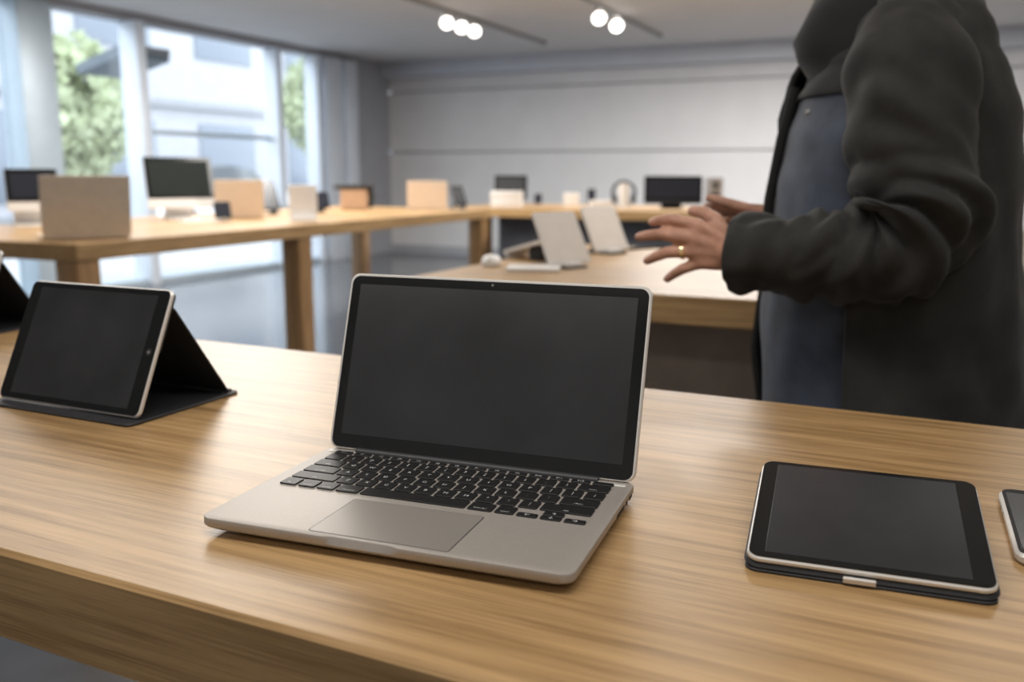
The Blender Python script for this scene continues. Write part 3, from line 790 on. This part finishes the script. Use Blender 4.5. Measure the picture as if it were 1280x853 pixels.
def torso_shell(name, m, specs, a0, a1, thick, amp, seed, n=72, closed=False, exp=2.35):
    """specs: z, front, back, halfwidth, centre shift (left); angles measured from forward, positive to his left"""
    mb = MB(); rings = []
    zs = [s[0] for s in specs]
    def lerp(z):
        for a, b in zip(specs, specs[1:]):
            if a[0] <= z <= b[0]:
                t_ = (z - a[0]) / (b[0] - a[0]); t_ = t_ * t_ * (3 - 2 * t_)
                return [x + (y - x) * t_ for x, y in zip(a, b)]
        return specs[-1]
    nz = 46
    for i in range(nz + 1):
        z = zs[0] + (zs[-1] - zs[0]) * i / nz
        s = lerp(z)
        cx = (s[1] - s[2]) / 2; rx = (s[1] + s[2]) / 2
        A0 = a0(z) if callable(a0) else a0; A1 = a1(z) if callable(a1) else a1
        ring = []
        for k in range(n if closed else n + 1):
            an = R(A0 + (A1 - A0) * k / n)
            ca, sa = math.cos(an), math.sin(an)
            rad = (abs(ca) ** exp + abs(sa) ** exp) ** (-1 / exp)
            f_, l_ = cx + rx * rad * ca, s[3] * rad * sa
            p = L(f_, l_, z)
            nrm = L(ca, sa, 0)
            p = p + nrm * fold(p, amp, seed=seed)
            ring.append(p)
        rings.append(ring)
    mb.rings(rings, (closed, closed), closed)
    o = mb.build(name, m, per, angle=60)
    if thick:
        s_ = o.modifiers.new('thickness', 'SOLIDIFY'); s_.thickness = thick; s_.offset = -1
    return o
# navy jacket: closed, belly rounded toward the front
torso_shell('navy_jacket', M['navy'],
            [(.66, .165, .13, .185), (.80, .185, .135, .190), (.95, .190, .140, .192), (1.08, .183, .14, .188), (1.16, .178, .14, .19), (1.24, .168, .14, .195), (1.31, .150, .135, .19), (1.36, .125, .12, .165), (1.41, .09, .095, .11)],
            0, 360, 0, .010, 1., closed=True)
# stand-up collar, its point toward the front
cl = MB(); rings = []
for z, f_, b_k, w_ in ((1.325, .146, .11, .145), (1.345, .140, .10, .128), (1.37, .158, .095, .112), (1.40, .168, .095, .105), (1.44, .150, .095, .100), (1.475, .135, .093, .096)):
    rings.append([L((f_ - b_k) / 2 + (f_ + b_k) / 2 * math.cos(2 * PI * k / 48), w_ * math.sin(2 * PI * k / 48), z) for k in range(48)])
co = cl.rings(rings, (False, False)).build('collar', M['collar'], per, angle=60)
s_ = co.modifiers.new('thickness', 'SOLIDIFY'); s_.thickness = .008; s_.offset = -1
MB().ball(L(.146, .078, 1.285), (.006, .006, .006), 2).build('snap_button', M['track'], per)
torso_shell('collar_yoke', M['collar'], [(1.31, .156, .140, .196), (1.36, .131, .125, .171), (1.41, .096, .10, .116)], 0, 360, 0, .010, 1.)
# dark zip edge down the front silhouette
MB().tube([L(.160, 0, 1.33), L(.176, -.005, 1.25), L(.190, -.01, 1.15), L(.196, -.01, 1.05)], .009, 10).build('zip_edge', M['collar'], per)
# outer coat, open at the front
near_edge = lambda z: 64 - max(0, min(1, (z - 1.25) / .15)) * 6
coat = torso_shell('coat', M['coat'],
                   [(.60, .20, .225, .245), (.80, .205, .215, .238), (.95, .205, .205, .232), (1.08, .198, .192, .226), (1.18, .192, .185, .226), (1.27, .182, .175, .222), (1.34, .165, .155, .205), (1.39, .145, .135, .180), (1.45, .115, .11, .120)],
                   near_edge, lambda z: 338, .010, .024, 3.)
# sleeves with gathered folds
def sleeve(name, pts, rads, seed, amp=.010):
    pts = [Vector(p) for p in pts]
    # resample a smooth path
    path = []; rr = []
    n = len(pts)
    def cr(a, b, c, d, t_): return .5 * ((2 * b) + (c - a) * t_ + (2 * a - 5 * b + 4 * c - d) * t_ ** 2 + (3 * b - a - 3 * c + d) * t_ ** 3)
    for i in range(n - 1):
        for k in range(14):
            t_ = k / 14
            path.append(cr(pts[max(i - 1, 0)], pts[i], pts[i + 1], pts[min(i + 2, n - 1)], t_))
            rr.append(rads[i] + (rads[i + 1] - rads[i]) * t_)
    path.append(pts[-1]); rr.append(rads[-1])
    mb = MB().tube(path, rr, 40, cap=False)
    bmv = mb.bm.verts
    bmv.ensure_lookup_table()
    for j, v in enumerate(bmv):
        i = j // 40
        c = path[i]; d = (v.co - c).normalized()
        along = i / (len(path) - 1)
        tight = math.exp(-((along - .52) / .22) ** 2)
        a = 2 * PI * (j % 40) / 40
        q = Vector((along * 15 + 1.1 * math.sin(a + seed), .7 * math.cos(a) + seed, .7 * math.sin(a)))
        w_ = (abs(noise.noise(q)) * 2 - .45) * (.009 + .022 * tight)
        v.co += d * (w_ + fold(v.co, amp, 12, seed))
    o = mb.build(name, M['coat'], per, angle=70)
    s_ = o.modifiers.new('thickness', 'SOLIDIFY'); s_.thickness = .006; s_.offset = -1
    sb = o.modifiers.new('smooth', 'SUBSURF'); sb.levels = 1; sb.render_levels = 1
    return o
sleeve('sleeve', [P(-.075, 1.53, 1.400), P(-.064, 1.462, 1.335), P(-.046, 1.425, 1.20), P(-.036, 1.410, 1.125), P(-.070, 1.398, 1.080), P(-.14, 1.392, 1.073), P(-.22, 1.395, 1.071), P(-.293, 1.398, 1.071)],
       [.070, .090, .086, .082, .078, .070, .062, .056], 2.)
sleeve('sleeve', [P(-.075, 1.71, 1.400), P(-.06, 1.78, 1.335), P(-.045, 1.845, 1.20), P(-.045, 1.85, 1.115), P(-.09, 1.83, 1.09), P(-.15, 1.79, 1.10), P(-.21, 1.74, 1.112), P(-.255, 1.706, 1.119)],
       [.065, .083, .078, .074, .070, .062, .054, .048], 5.)
# trousers and shoes
for s1 in (-1, 1):
    MB().tube([L(0, s1 * .09, .93), L(.01, s1 * .10, .70), L(.012, s1 * .104, .48), L(0, s1 * .106, .25), L(-.005, s1 * .107, .075)], [.108, .098, .078, .068, .066], 24, cap=False).build('trouser_leg', M['trouser'], per)
    sh = MB(); rings = []
    for x, w_, h_ in ((-.085, .022, .05), (-.07, .036, .085), (0, .042, .095), (.07, .046, .072), (.13, .046, .055), (.175, .034, .040), (.190, .016, .022)):
        rings.append([L(x, s1 * .112 + w_ * math.cos(2 * PI * k / 20), max(0., h_ * .5 + h_ * .5 * math.sin(2 * PI * k / 20))) for k in range(20)])
    sh.rings(rings).build('shoe', M['shoe'], per, angle=60)

# ------------------------------------------------------------------ light: overcast sky through the glass, ceiling lamps, two added fills
wd = bpy.data.worlds.new('world'); SC.world = wd; wd.use_nodes = True
bg = wd.node_tree.nodes['Background']
bg.inputs['Color'].default_value = (.86, .93, 1.0, 1); bg.inputs['Strength'].default_value = 4.2
def area(name, loc, size, power, col=(1, .95, .88), rot=(0, 0, 0)):
    l = bpy.data.lights.new(name, 'AREA'); l.shape = 'RECTANGLE'; l.size, l.size_y = size; l.energy = power; l.color = col
    o = bpy.data.objects.new(name, l); COL.objects.link(o); o.location = loc; o.rotation_euler = rot
    return o
area('ceiling_lamp_front', (-.3, .4, ZC - .02), (3.2, .5), 34)
area('fill_light_rear', (-.6, -1.8, ZC - .02), (4.0, .5), 18)  # added fill behind the camera, lightens the front table's apron
area('ceiling_lamp_middle', (-.6, 4.2, ZC - .02), (2.6, .5), 60)
area('ceiling_lamp_left', (-3.9, 4.5, ZC - .02), (1.2, 4.6), 130)
area('fill_light_side', (-5.5, 6.0, ZC - .02), (.5, 2.2), 130)  # added fill to brighten the left table's goods and the back wall's left
area('ceiling_lamp_far', (-1.3, 9.0, ZC - .02), (3.2, .6), 270, (1, .97, .94))
SC.view_settings.view_transform = 'Standard'; SC.view_settings.look = 'None'
SC.view_settings.exposure = 0.0; SC.view_settings.gamma = 1; SC.view_settings.use_curve_mapping = False
SC.cycles.use_denoising = True
SC.cycles.max_bounces = 8; SC.cycles.transparent_max_bounces = 12
SC.cycles.sample_clamp_indirect = 6
